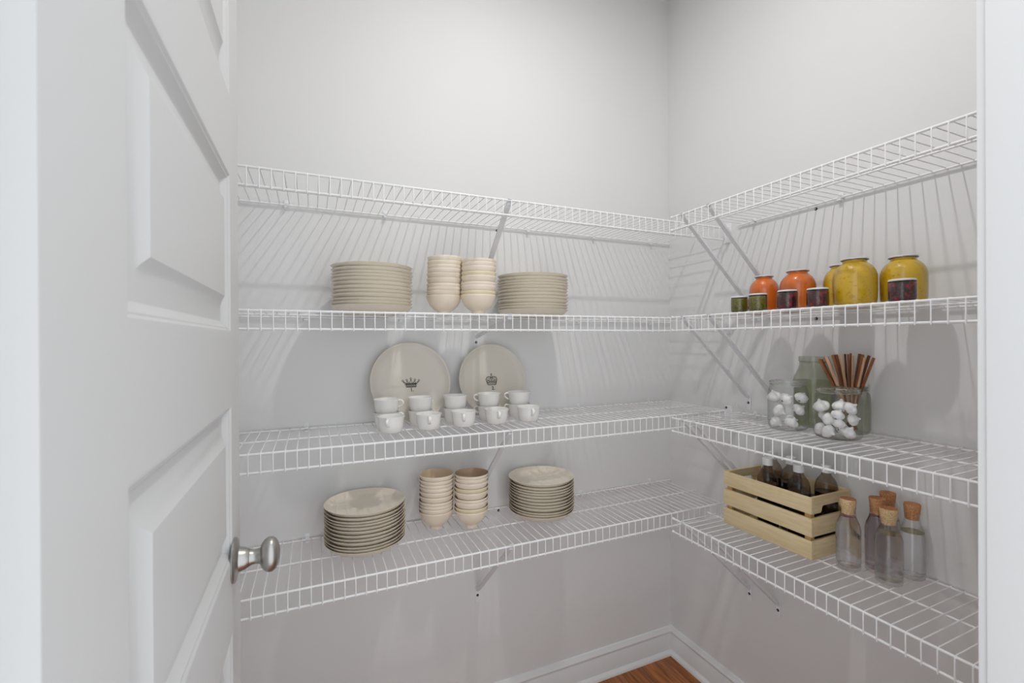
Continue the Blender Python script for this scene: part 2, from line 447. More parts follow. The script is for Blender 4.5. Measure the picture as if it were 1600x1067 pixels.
CLIP = mesh_from_bm(clip_bm(), 'wall_clip'); CLIP.materials.append(M['clip'])
bm = bmesh.new(); bmesh.ops.create_cone(bm, cap_ends=True, segments=14, radius1=0.0045, radius2=0.0035, depth=0.002, matrix=Matrix.Translation((0, -0.001, 0)) @ Matrix.Rotation(PI / 2, 4, 'X'))
SCREW = mesh_from_bm(bm, 'screw'); SCREW.materials.append(M['screw'])
bm = bmesh.new(); bmesh.ops.create_cone(bm, cap_ends=True, segments=10, radius1=0.0018, radius2=0.0018, depth=0.001, matrix=Matrix.Translation((0, -0.0024, 0)) @ Matrix.Rotation(PI / 2, 4, 'X'))
SCREWC = mesh_from_bm(bm, 'screw_slot'); SCREWC.materials.append(M['steel'])


def add_screw(parent, loc):
    s = obj('screw', SCREW, None, parent, loc); obj('screw_slot', SCREWC, None, s); return s


def wire_shelf(label, origin, rotz, s0, s1, w0, back0, mid0, clips, screws, end_caps):
    """local frame: x along the wall, -y out from the wall; s0..s1 run of the front rails; w0 = x of one wire"""
    t = thing('wire_shelf', label, 'shelf', origin, (0, 0, rotz))
    fr = obj('front_rail', rail_bm((s0, -D, 0), (s1, -D, 0)), M['wire'], t)
    lr = obj('lip_rail', rail_bm((s0, -D, -LIP), (s1, -D, -LIP)), M['wire'], t)
    obj('middle_rail', rail_bm((mid0[0], -0.152, -0.001), (mid0[1], -0.152, -0.001), 0.0026), M['wire'], t)
    obj('back_rail', rail_bm((back0[0], -0.008, 0), (back0[1], -0.008, 0), 0.0028), M['wire'], t)
    lo, hi = max(min(s0, back0[0]), -9), min(s1, back0[1])
    lo = max(s0, back0[0]) + 0.004 if s0 < s1 else lo
    k = math.ceil((lo - w0) / WP)
    while w0 + k * WP < hi - 0.003:
        obj('cross_wire', CW, None, t, (w0 + k * WP, 0, 0)); k += 1
    for c in clips: obj('wall_clip', CLIP, None, t, (c, 0, 0))
    for c in screws: add_screw(t, (c, 0, -0.012))
    for x in end_caps:
        for zz in (0, -LIP):
            bm = bmesh.new(); bmesh.ops.create_uvsphere(bm, u_segments=12, v_segments=8, radius=0.0048, matrix=Matrix.Translation((x, -D, zz)))
            obj('end_cap', bm, M['clip'], t)
    return t


AW = {1: -1.523, 2: -1.5211, 3: -1.5237, 4: -1.5203}
BW = {1: -1.0748, 2: -1.0728, 3: -1.0754, 4: -1.0808}
AC = {1: [-1.456, -1.173, -0.669, -0.387, -0.107], 2: [-1.405, -1.126, -0.457, -0.110], 3: [-1.405, -1.126, -0.456, -0.117], 4: [-1.405, -1.126, -0.449, -0.114]}
holdsA = {1: 'empty, topmost on the back wall', 2: 'second from top on back wall, carrying plates and bowls',
          3: 'third from top on back wall, carrying cups and crown plates', 4: 'lowest on back wall, carrying plates and bowls'}
holdsB = {1: 'the empty top one on the right hand wall', 2: 'second from top on right wall, carrying coloured preserve jars',
          3: 'third from top on right wall, carrying garlic jars and cinnamon', 4: 'lowest on right wall, carrying wooden crate and corked bottles'}
for k in (1, 2, 3, 4):
    z = Z[k]
    a = wire_shelf('white wire shelf, ' + holdsA[k], (0, 0, z), 0, XL + 0.004, -0.022, AW[k], (XL + 0.004, -0.004), (XL + 0.004, -0.012), AC[k], [-0.786], [])
    a['group'] = 'back wall wire shelves'
    # end plate screwed on the right wall, takes the front rails
    bm = bmesh.new()
    box(bm, -0.0035, 0.0, -0.316, -0.282, -0.052, 0.020, bevel=0.001)
    box(bm, -0.024, -0.0035, -0.3075, -0.3045, -0.052, 0.004, bevel=0.0008)
    ep = obj('end_plate', bm, M['clip'], a)
    s = add_screw(ep, (-0.0035, -0.290, 0.010)); s.rotation_euler = (0, 0, -PI / 2)
    s = add_screw(ep, (-0.0035, -0.290, -0.036)); s.rotation_euler = (0, 0, -PI / 2)
    # right wall: local x = world -y, local -y = world -x  (rotation -90 deg)
    b = wire_shelf('white wire shelf, ' + holdsB[k], (0, 0, z), -PI / 2, 0.337, -YD - 0.004, -BW[k], (0.346, -YD - 0.004), (0.341, -YD - 0.004),
                   [0.409, 0.686, 1.16], [0.614], [0.337])
    b['group'] = 'right wall wire shelves'


# diagonal shelf brackets
def bracket_parts(drop=0.0):
    # drop: how much higher the foot sits than on the standard 45 degree brace
    return _bracket_parts(drop)


def _bracket_parts(drop):
    """local: wall at y=0, brace from the front rail (y=-D, z=0) down to the wall"""
    bm = bmesh.new()
    # folded sheet brace: a shallow channel
    p0 = Vector((0, -D + 0.002, -0.004)); p1 = Vector((0, -0.004, -0.276 + drop))
    t = (p1 - p0).normalized(); nrm = Vector((1, 0, 0)).cross(t).normalized()
    sec = [(-0.0075, 0.0035), (-0.0075, -0.0025), (0.0075, -0.0025), (0.0075, 0.0035), (0.0062, 0.0035), (0.0062, -0.0012), (-0.0062, -0.0012), (-0.0062, 0.0035)]
    rings = []
    for p, wsc in ((p0, 0.8), (p0 + t * 0.02, 1.0), (p1 - t * 0.03, 1.0), (p1, 0.75)):
        rings.append([bm.verts.new(p + Vector((1, 0, 0)) * a * wsc + nrm * b) for a, b in sec])
    for q, w_ in zip(rings[:-1], rings[1:]):
        for k in range(8): bm.faces.new((q[k], q[(k + 1) % 8], w_[(k + 1) % 8], w_[k]))
    bm.faces.new(rings[0][::-1]); bm.faces.new(rings[-1])
    brace = mesh_from_bm(bm, 'brace', True, 30)
    bm = bmesh.new()
    box(bm, -0.006, 0.006, -D - 0.0045, -D + 0.0045, 0.0028, 0.0045, bevel=0.0006)
    box(bm, -0.006, 0.006, -D + 0.0032, -D + 0.0052, -0.012, 0.004, bevel=0.0006)
    hook = mesh_from_bm(bm, 'hook')
    bm = bmesh.new(); box(bm, -0.0085, 0.0085, -0.003, 0.0, -0.318 + drop, -0.262 + drop, bevel=0.0015)
    foot = mesh_from_bm(bm, 'foot_plate')
    for m_, q in ((M['bracket'], brace), (M['bracket'], hook), (M['clip'], foot)): q.materials.append(m_)
    return brace, hook, foot


BRK = bracket_parts()
BRK_SHORT = bracket_parts(0.215)      # steeper fixing point: clears the plates standing below it


def bracket(label, loc, rotz, group, kit=None):
    BR, HK, FT = kit or BRK; dz = 0.215 if kit else 0.0
    t = thing('shelf_bracket', label, 'bracket', loc, (0, 0, rotz), group)
    obj('brace', BR, None, t); obj('hook', HK, None, t); f = obj('foot_plate', FT, None, t)
    add_screw(f, (0, -0.003, -0.293 + dz))
    return t


for k in (1, 2, 3, 4):
    bracket('white diagonal brace on the back wall under the %s shelf' % ORD[k], (-0.867, 0, Z[k]), 0, 'back wall shelf brackets', BRK_SHORT if k == 2 else None)
    bracket('white diagonal brace on the right wall under the %s shelf, nearer the corner' % ORD[k], (0, -0.382, Z[k]), -PI / 2, 'right wall shelf brackets')
    bracket('white diagonal brace on the right wall under the %s shelf, farther from the corner' % ORD[k], (0, -0.4275 if k == 3 else -0.488, Z[k]), -PI / 2, 'right wall shelf brackets')

TOP = RR + 2 * RW                 # resting height over the rail axis


# ------------------------------------------------------------------ plates
def plate_mesh(R, name='plate'):
    k = R / 0.112
    pr = [(0, 0.0015), (0.060, 0.0015), (0.064, 0.0), (0.082, 0.0), (0.092, 0.0022), (0.0985, 0.0070), (0.1045, 0.0130), (0.1108, 0.0200), (0.1120, 0.0212), (0.1112, 0.0216), (0.1100, 0.0208),
          (0.1020, 0.0138), (0.0955, 0.0092), (0.088, 0.0066), (0.080, 0.0056), (0.05, 0.0052), (0, 0.0052)]
    me = mesh_from_bm(lathe([(a * k, b) for a, b in pr], 64), name, True, 50); me.materials.append(M['plate']); return me


ORDN = ['bottom', 'second from bottom', 'third from bottom', 'fourth from bottom', 'fifth from bottom', 'sixth from bottom', 'seventh from bottom',
        'fifth from top', 'fourth from top', 'third from top', 'second from top', 'top']
PP = [0.0088, 0.0086, 0.0125, 0.0098, 0.0108, 0.0112, 0.0106, 0.0085, 0.0084, 0.0108, 0.0118]


def plate_stack(x, y, shelf, R, tot, side):
    me = plate_mesh(R); z = Z[shelf] + TOP
    sc = (tot - 0.0216) / sum(PP)
    where = 'second shelf' if shelf == 2 else 'lowest shelf'
    for i in range(12):
        o = obj('plate', me, None, None, (x + random.uniform(-0.0008, 0.0008), y + random.uniform(-0.0008, 0.0008), z), (0, 0, random.random() * 6))
        tag(o, 'greige dinner plate, %s in the %s stack on the %s' % (ORDN[i], side, where), 'plate', '%s plate stack on the %s' % (side, where))
        if i < 11: z += PP[i] * sc


plate_stack(-1.227, -0.135, 2, 0.1125, 0.1335, 'left')
plate_stack(-0.713, -0.135, 2, 0.1175, 0.1335, 'right')
plate_stack(-1.249, -0.120, 4, 0.1122, 0.1260, 'left')
plate_stack(-0.6766, -0.120, 4, 0.1109, 0.1280, 'right')


# ------------------------------------------------------------------ bowls
def bowl_mesh(mo, mi_, R=0.053):
    k = R / 0.053
    pr = [(0, 0.003), (0.016, 0.002), (0.0165, 0.0), (0.0195, 0.0), (0.0195, 0.0085), (0.0205, 0.0105), (0.031, 0.0165), (0.041, 0.0265), (0.0480, 0.0390), (0.0522, 0.0530), (0.0530, 0.0575), (0.0526, 0.0582), (0.0518, 0.0576),
          (0.0505, 0.0530), (0.0460, 0.0395), (0.0390, 0.0280), (0.029, 0.0185), (0.016, 0.0135), (0, 0.0125)]
    bm = lathe([(a * k, b) for a, b in pr], 56, mi=[0] * 11 + [1] * 7)
    me = mesh_from_bm(bm, 'bowl', True, 45); me.materials.append(mo); me.materials.append(mi_); return me


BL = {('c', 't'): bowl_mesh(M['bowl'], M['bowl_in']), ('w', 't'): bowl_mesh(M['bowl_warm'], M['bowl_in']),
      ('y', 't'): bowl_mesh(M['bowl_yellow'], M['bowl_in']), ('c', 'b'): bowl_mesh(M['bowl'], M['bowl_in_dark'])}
LP = [0.0115, 0.0092, 0.0092, 0.0152, 0.0134, 0.0116, 0.0092, 0.0106, 0.0124]
RP = [0.0104, 0.0165, 0.0090, 0.0188, 0.0112, 0.0158, 0.0112, 0.0090]
LC = 'cccwccwccc'; RC = 'cywwcywwc'


def bowl_stack(x, y, shelf, pit, cols, tot, side, dark_top=False, lean=(0, 0)):
    z = Z[shelf] + TOP; sc = (tot - 0.0582) / sum(pit)
    where = 'second shelf' if shelf == 2 else 'lowest shelf'; n = len(cols)
    nm = {'c': 'cream', 'w': 'pinkish cream', 'y': 'yellowish cream'}
    o9 = ['bottom', 'second from bottom', 'third from bottom', 'fourth from bottom', 'fifth from bottom', 'fifth from top', 'fourth from top', 'third from top', 'second from top', 'top']
    if n == 9: o9 = ['bottom', 'second from bottom', 'third from bottom', 'fourth from bottom', 'middle', 'fourth from top', 'third from top', 'second from top', 'top']
    for i, c in enumerate(cols):
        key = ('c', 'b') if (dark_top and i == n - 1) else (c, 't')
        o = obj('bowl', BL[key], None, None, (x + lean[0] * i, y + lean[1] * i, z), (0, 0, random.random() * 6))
        tag(o, '%s bowl, %s in the %s bowl stack on the %s' % (nm[c], o9[i], side, where), 'bowl', '%s bowl stack on the %s' % (side, where))
        if i < n - 1: z += pit[i] * sc


bowl_stack(-1.0205, -0.150, 2, LP, LC, 0.1733, 'left', lean=(0.0004, 0))
bowl_stack(-0.9285, -0.200, 2, RP, RC, 0.1625, 'right', lean=(0.0005, 0))
bowl_stack(-1.0345, -0.092, 4, LP, LC, 0.1700, 'left', lean=(0.0003, 0))
bowl_stack(-0.9310, -0.130, 4, RP, RC, 0.1695, 'right', dark_top=True, lean=(0.0002, 0))


# ------------------------------------------------------------------ two show plates with printed crowns
def ribbon(bm, pts, wd, closed=False, z=0.0, th=0.0004):
    """flat printed stroke in local xy, slightly proud"""
    n = len(pts); P = [Vector((p[0], p[1])) for p in pts]; L = []; R_ = []
    for i in range(n):
        if closed: t = P[(i + 1) % n] - P[i - 1]
        elif i == 0: t = P[1] - P[0]
        elif i == n - 1: t = P[-1] - P[-2]
        else: t = (P[i + 1] - P[i]).normalized() + (P[i] - P[i - 1]).normalized()
        if t.length < 1e-9: t = Vector((1, 0))
        t.normalize(); nn = Vector((-t.y, t.x)) * wd / 2
        L.append(bm.verts.new((P[i].x + nn.x, P[i].y + nn.y, z))); R_.append(bm.verts.new((P[i].x - nn.x, P[i].y - nn.y, z)))
    for i in range(n if closed else n - 1):
        j = (i + 1) % n; bm.faces.new((R_[i], R_[j], L[j], L[i]))


def disc2(bm, x, y, r_, z=0.0, n=12):
    bm.faces.new([bm.verts.new((x + r_ * math.cos(2 * PI * k / n), y + r_ * math.sin(2 * PI * k / n), z)) for k in range(n)])


def circ2(x, y, rx, ry=None, n=16, a0=0, a1=2 * PI, closed=True):
    ry = ry or rx
    m_ = n if closed else n + 1
    return [(x + rx * math.cos(a0 + (a1 - a0) * k / n), y + ry * math.sin(a0 + (a1 - a0) * k / n)) for k in range(m_)]


def crown_open(W):
    bm = bmesh.new(); s = W; lw = 0.026 * s
    base = [(-0.27, -0.24), (0.27, -0.24), (0.33, -0.06), (-0.33, -0.06)]
    ribbon(bm, [(a * s, b * s) for a, b in base], lw, True)
    ribbon(bm, [(-0.28 * s, -0.235 * s), (0.28 * s, -0.235 * s)], 0.055 * s, z=0.0001)
    ribbon(bm, [(-0.31 * s, -0.165 * s), (0.31 * s, -0.165 * s)], 0.03 * s, z=0.0001)
    ribbon(bm, [(-0.33 * s, -0.085 * s), (0.33 * s, -0.085 * s)], 0.045 * s, z=0.0001)
    for x in (-0.22, -0.11, 0, 0.11, 0.22):
        disc2(bm, x * s, -0.13 * s, 0.030 * s, z=0.0002)
    tips = [(-0.44, 0.11), (-0.22, 0.15), (0, 0.22), (0.22, 0.15), (0.44, 0.11)]
    foots = [-0.33, -0.21, -0.08, 0.08, 0.21, 0.33]
    for i, (tx, ty) in enumerate(tips):
        ribbon(bm, [(foots[i] * s, -0.05 * s), (tx * s, (ty - 0.04) * s)], lw)
        ribbon(bm, [(foots[i + 1] * s, -0.05 * s), (tx * s, (ty - 0.04) * s)], lw)
        ribbon(bm, [(c[0] * s, c[1] * s) for c in circ2(tx, ty, 0.043, n=12)], lw * 0.9, True, z=0.0001)
    for x in (-0.15, 0, 0.15): disc2(bm, x * s, -0.02 * s, 0.022 * s)
    return bm


def crown_arched(W):
    bm = bmesh.new(); s = W; lw = 0.034 * s
    S = lambda pts: [(a * s, b * s) for a, b in pts]
    ribbon(bm, S([(-0.36, -0.45), (0.36, -0.45)]), 0.06 * s, z=0.0001)
    ribbon(bm, S([(-0.40, -0.36), (0, -0.33), (0.40, -0.36)]), lw)
    ribbon(bm, S([(-0.44, -0.24), (0, -0.20), (0.44, -0.24)]), 0.05 * s)
    for x in (-0.3, -0.15, 0, 0.15, 0.3): disc2(bm, x * s, -0.285 * s, 0.036 * s, z=0.0001)
    for sg in (-1, 1):
        ribbon(bm, S([(sg * 0.36, -0.45), (sg * 0.43, -0.25), (sg * 0.50, 0.0), (sg * 0.44, 0.16), (sg * 0.28, 0.25), (sg * 0.10, 0.22), (0, 0.14)]), 0.06 * s)
        ribbon(bm, S([(sg * 0.40, -0.2), (sg * 0.38, 0.02), (sg * 0.28, 0.13), (sg * 0.12, 0.12), (sg * 0.05, 0.04)]), lw)
        ribbon(bm, S([(sg * 0.22, -0.2), (sg * 0.25, -0.05), (sg * 0.16, 0.05)]), 0.05 * s)
        ribbon(bm, S([(sg * 0.09, 0.2), (sg * 0.055, 0.0), (sg * 0.05, -0.2)]), 0.05 * s)
        disc2(bm, sg * 0.31 * s, -0.08 * s, 0.045 * s); disc2(bm, sg * 0.14 * s, -0.12 * s, 0.04 * s)
    ribbon(bm, S(circ2(0, 0.31, 0.06, n=12)), lw, True)
    ribbon(bm, S([(0, 0.36), (0, 0.52)]), 0.05 * s); ribbon(bm, S([(-0.07, 0.45), (0.07, 0.45)]), 0.04 * s, z=0.0001)
    return bm


def text_mesh(txt, size):
    c = bpy.data.curves.new('t', 'FONT'); c.body = txt; c.size = size; c.align_x = 'CENTER'; c.offset = size * 0.02; c.extrude = 0.0001
    o = bpy.data.objects.new('t', c); COL.objects.link(o)
    me = bpy.data.meshes.new_from_object(o.evaluated_get(bpy.context.evaluated_depsgraph_get()))
    bpy.data.objects.remove(o); bpy.data.curves.remove(c); me.name = 'printed_number'; return me


def big_plate(x, ybase, R, lean, label, crown, cpos, num, npos):
    """lean back about its lower rim; local z of the lathe faces the room"""
    t = thing('crown_plate', label, 'plate', (x, ybase, Z[3] + TOP), (0, 0, 0), 'crown plates leaning on the wall')
    pr = [(0, 0.0), (0.60, 0.0), (0.66, -0.0015), (0.76, -0.0015), (0.86, 0.002), (0.94, 0.0075), (0.985, 0.0125), (1.0, 0.0155), (1.0, 0.0170), (0.985, 0.0172), (0.955, 0.0145), (0.90, 0.0100), (0.84, 0.0070), (0.78, 0.0058), (0.5, 0.0052), (0, 0.0052)]
    me = mesh_from_bm(lathe([(a * R, b) for a, b in pr], 72), 'plate_body', True, 50)
    # lathe axis z -> world -y, tilted back; rim bottom at the shelf
    rx = PI / 2 - lean
    p = obj('plate_body', me, M['plate_big'], t, (0, R * math.sin(lean), R * math.cos(lean)), (rx, 0, 0))
    c = obj('printed_crown', crown, M['ink'], p, (cpos[0], cpos[1], 0.0056), smooth=False)
    obj('printed_number', text_mesh(num, 0.016), M['ink'], p, (npos[0], npos[1], 0.0056))
    return t


big_plate(-1.1015, -0.072, 0.1262, math.radians(14.5), 'larger show plate with an open pointed crown over numeral 1', crown_open(0.058), (0.0, -0.002), '1.', (0.002, -0.030))
big_plate(-0.8225, -0.055, 0.1210, math.radians(10.5), 'smaller show plate with an arched domed crown over numeral 2', crown_arched(0.040), (-0.002, 0.0), '2.', (0.002, -0.035))


# ------------------------------------------------------------------ cups
def cup_parts():
    pr = [(0, 0.0025), (0.024, 0.002), (0.0255, 0.0), (0.0275, 0.0), (0.0295, 0.0025), (0.0325, 0.0200), (0.0345, 0.0385), (0.0362, 0.0425), (0.0362, 0.0436), (0.0350, 0.0437), (0.0330, 0.0390), (0.0305, 0.0200), (0.0275, 0.0050), (0, 0.0040)]
    body = mesh_from_bm(lathe(pr, 48), 'cup_body', True, 50); body.materials.append(M['cup'])
    bm = bmesh.new()
    pts = [(0.0335, 0, 0.0385), (0.040, 0, 0.0400), (0.0455, 0, 0.0370), (0.0470, 0, 0.0310), (0.0445, 0, 0.0255), (0.0390, 0, 0.0215), (0.0335, 0, 0.0195)]
    tube(bm, pts, 0.003, 8, flat=(0.0042, 0.0026))
    h = mesh_from_bm(bm, 'handle', True, 60); h.materials.append(M['cup'])
    return body, h


CB, CH = cup_parts()


def cup(x, y, z, ang, label, group):
    t = thing('cup', label, 'cup', (x, y, z), (0, 0, ang), group); t.scale = (1.045, 1.045, 1.0)
    obj('cup_body', CB, None, t); obj('handle', CH, None, t); return t


FX = [-1.186, -1.0795, -0.973, -0.867, -0.757]
BXs = [-1.187, -1.086, -0.976, -0.863, -0.755]
cn = ['leftmost', 'second from left', 'middle', 'second from right', 'rightmost']
fa = [-1.95, -1.72, -1.85, -1.75, -1.68]
la = [-0.25, 0.3, 0.5, 2.6, 2.75]       # lower back row
ta = [-0.35, 0.5, 0.6, 2.9, 2.9]        # upper back row
for i in range(5):
    cup(FX[i], -0.190, Z[3] + TOP, fa[i], '%s white cup in the front row before the crown plates' % cn[i], 'front row of white cups')
    cup(BXs[i], -0.113, Z[3] + TOP, la[i], '%s lower white cup in the back row, with another cup stacked on it' % cn[i], 'lower back row of white cups')
    cup(BXs[i], -0.113, Z[3] + TOP + 0.0392, ta[i], '%s upper white cup, stacked on the back row' % cn[i], 'upper back row of white cups')

# ------------------------------------------------------------------ preserve jars on the right wall's second shelf
def big_jar_mesh(R, H):
    body = [(0, 0.001), (0.86, 0.001), (0.94, 0.006), (0.985, 0.018), (1.0, 0.04), (1.0, H * 0.55), (0.985, H * 0.64), (0.93, H * 0.73), (0.82, H * 0.81), (0.68, H * 0.865), (0.575, H * 0.895), (0.545, H * 0.92), (0.545, H * 0.968)]
    return [(a * R, b) for a, b in body]


def preserve_jar(name, label, cat, x, y, R, H, mt, group, small=False):
    t = thing('preserve_jar', label, 'jar', (x, y, Z[2] + TOP), (0, 0, 0), group)
    if small:
        outer = [(0, 0), (0.88 * R, 0), (0.97 * R, 0.002), (R, 0.006), (R, H * 0.80), (0.965 * R, H * 0.85), (0.93 * R, H * 0.87), (0.93 * R, H * 0.95)]
        fill = [(0, 0.002), (0.85 * R, 0.002), (0.93 * R, 0.004), (0.96 * R, 0.008), (0.96 * R, H * 0.79), (0.90 * R, H * 0.86), (0, H * 0.86)]
        obj('glass_jar', lathe(outer, 40), M['glass'], t); obj('preserve', lathe(fill, 40), mt, t)
        ld = obj('lid', lathe([(0, H), (0.90 * R, H), (0.955 * R, H - 0.0012), (0.955 * R, H - 0.004), (0, H - 0.004)][::-1], 40), M['lid'], t)
        obj('lid_band', lathe([(0.955 * R, H * 0.88), (0.972 * R, H * 0.885), (0.972 * R, H - 0.0042), (0.955 * R, H - 0.004)], 40), M['dark_band'], ld)
    else:
        o = big_jar_mesh(R, H); obj('glass_jar', lathe(o, 56), M['glass'], t)
        f = [(max(0, a - 0.0012), b + 0.001) for a, b in o]; f[0] = (0, 0.002); f[-1] = (f[-1][0], H * 0.955); f.append((0, H * 0.955))
        obj('preserve', lathe(f, 56), mt, t)
        ld = obj('lid', lathe([(0, H * 0.965), (0.60 * R, H * 0.965), (0.62 * R, H * 0.972), (0.615 * R, H * 0.995), (0.58 * R, H), (0, H)], 48), M['lid'], t)
        obj('lid_rim', lathe([(0.56 * R, H * 0.955), (0.628 * R, H * 0.958), (0.632 * R, H * 0.968), (0.62 * R, H * 0.975), (0.56 * R, H * 0.972)], 48), M['lid_ring'], ld)
    return t


M['dark_band'] = mat('jar_thread_dark_glass', srgb(52, 48, 46), 0.15, noise=0.2, nscale=80, coat=0.5)  # dark glass rim thread under the lids of the small jars
G = 'preserve jars on the second shelf'
preserve_jar('', 'small green preserve jar at the left end of the jar row, nearest the corner', 'jar', -0.235, -0.5400, 0.0229, 0.0475, M['olive'], G, True)
preserve_jar('', 'small green preserve jar in front of the left orange jar', 'jar', -0.235, -0.6010, 0.0245, 0.0495, M['olive'], G, True)
preserve_jar('', 'small dark red berry jar in front of the right orange jar', 'jar', -0.235, -0.6880, 0.0242, 0.0505, M['berry'], G, True)
preserve_jar('', 'small dark red berry jar between the right orange jar and the middle big yellow jar', 'jar', -0.235, -0.7663, 0.0241, 0.0475, M['berry'], G, True)
preserve_jar('', 'small dark red berry jar in front of the rightmost big yellow jar', 'jar', -0.222, -0.9370, 0.0252, 0.0488, M['berry'], G, True)
preserve_jar('', 'smaller orange preserve jar behind the small green jars', 'jar', -0.130, -0.5405, 0.0406, 0.1135, M['orange'], G)
preserve_jar('', 'wider orange preserve jar between the smaller orange jar and the yellow ones', 'jar', -0.130, -0.6447, 0.0450, 0.1158, M['orange'], G)
preserve_jar('', 'yellow preserve jar mostly hidden behind the middle yellow jar', 'jar', -0.076, -0.7270, 0.0403, 0.1222, M['yellow'], G)
preserve_jar('', 'biggest yellow preserve jar standing frontmost in the middle of the row', 'jar', -0.166, -0.8123, 0.0452, 0.1182, M['yellow'], G)
preserve_jar('', 'big yellow preserve jar at the right end of the row', 'jar', -0.096, -0.8792, 0.0452, 0.1178, M['yellow'], G)

# ------------------------------------------------------------------ glass jars, garlic and cinnamon on the third shelf
def glass_jar(name, label, x, y, prof, m_, group, rim=None):
    t = thing(name, label, 'jar', (x, y, Z[3] + TOP), (0, 0, 0), group)
    obj('jar_body', lathe(prof, 64), m_, t)
    if rim: obj('jar_rim', lathe(rim, 64), M['glass_solid'] if m_ is M['glass'] else m_, t)
    return t


def jar_profile(R, H, rn, t_=0.0022):
    o = [(0, 0.0), (0.80 * R, 0.0), (0.92 * R, 0.003), (0.985 * R, 0.010), (R, 0.020), (R, H * 0.68), (0.985 * R, H * 0.77), (0.94 * R, H * 0.84), (rn * R, H * 0.90), (rn * R, H * 0.97)]
    return o


def jar_rim(R, H, rn):
    a = rn * R
    return [(a - 0.003, H * 0.895), (a + 0.001, H * 0.90), (a + 0.003, H * 0.915), (a + 0.0012, H * 0.935), (a + 0.0012, H * 0.945), (a + 0.0032, H * 0.965), (a + 0.0022, H * 0.992), (a - 0.001, H), (a - 0.003, H * 0.99), (a - 0.003, H * 0.895)]


G3 = 'glass jars on the third shelf'
g1 = (-0.160, -0.6350); g2 = (-0.155, -0.7655)
glass_jar('garlic_jar', 'clear open glass jar half full of garlic bulbs, nearer the corner', g1[0], g1[1], jar_profile(0.0503, 0.136, 0.86), M['glass'], G3, jar_rim(0.0503, 0.136, 0.86))
glass_jar('garlic_jar', 'clear glass jar of garlic bulbs standing frontmost, before the cinnamon sticks', g2[0], g2[1], jar_profile(0.0530, 0.128, 0.84), M['glass'], G3, jar_rim(0.0530, 0.128, 0.84))
R = 0.0505; H = 0.203
t = glass_jar('green_jar', 'tall green glass jar with a lid behind the left garlic jar', -0.055, -0.6400,
              [(0, 0), (0.85 * R, 0), (0.97 * R, 0.004), (R, 0.014), (R, H * 0.66), (0.97 * R, H * 0.71), (0.86 * R, H * 0.76), (0.74 * R, H * 0.83), (0.70 * R, H * 0.87), (0.70 * R, H * 0.92)], M['glass_green'], G3)
obj('lid', lathe([(0.66 * R, H * 0.905), (0.70 * R, H * 0.91), (0.70 * R, H * 0.925), (0.735 * R, H * 0.93), (0.735 * R, H * 0.985), (0.71 * R, H), (0, H)], 48), M['glass_green'], t)
obj('oil', lathe([(0, 0.004), (0.82 * R, 0.004), (0.94 * R, 0.010), (0.955 * R, 0.018), (0.955 * R, H * 0.655), (0, H * 0.655)], 48), M['green_fill'] if 'green_fill' in M else None, t)
R2_, H2_ = 0.0445, 0.126
t = glass_jar('green_jar', 'open green glass jar holding the cinnamon sticks, behind the right garlic jar', -0.056, -0.7390, jar_profile(R2_, H2_, 0.80), M['glass_green'], G3, jar_rim(R2_, H2_, 0.80))


def garlic_mesh(R, seed):
    rnd = random.Random(seed); bm = bmesh.new(); n = 40
    pr = [(0.0, -0.62), (0.22, -0.66), (0.40, -0.62), (0.72, -0.48), (0.94, -0.20), (1.0, 0.05), (0.93, 0.30), (0.74, 0.52), (0.46, 0.70), (0.26, 0.82), (0.16, 0.98), (0.13, 1.10), (0.0, 1.13)]
    lob = rnd.choice((7, 8, 9)); ph = rnd.random() * 6; rings = []
    for i, (a, z) in enumerate(pr):
        if a == 0: rings.append([bm.verts.new((0, 0, z * R))]); continue
        ring = []
        for k in range(n):
            th = 2 * PI * k / n; am = 0.15 * min(1, a) * (1 if 2 < i < 10 else 0.3)
            rr = a * R * (1 - am * (1 - abs(math.sin(lob * th / 2 + ph)) ** 0.6))
            ring.append(bm.verts.new((rr * math.cos(th), rr * math.sin(th), z * R)))
        rings.append(ring)
    for i in range(len(rings) - 1):
        a, b = rings[i], rings[i + 1]
        for k in range(n):
            k2 = (k + 1) % n
            if len(a) == 1: bm.faces.new((a[0], b[k], b[k2]))
            elif len(b) == 1: bm.faces.new((a[k], a[k2], b[0]))
            else: bm.faces.new((a[k], a[k2], b[k2], b[k]))
    return mesh_from_bm(bm, 'bulb_skin', True, 60)


GM = [garlic_mesh(1.0, s) for s in range(4)]
for q in GM: q.materials.append(M['garlic'])
bm = bmesh.new(); bmesh.ops.create_icosphere(bm, subdivisions=2, radius=0.2, matrix=Matrix.Translation((0, 0, -0.64)) @ Matrix.Diagonal((1, 1, 0.4, 1)))
RT = mesh_from_bm(bm, 'root_end'); RT.materials.append(M['root'])


def garlic(i, x, y, z, R, rot, label, group):
    t = thing('garlic_bulb', label, 'garlic', (x, y, z), rot, group)
    t.scale = (R * 1.07, R * 1.07, R * 1.0)
    obj('bulb_skin', GM[i % 4], None, t); obj('root_end', RT, None, t)


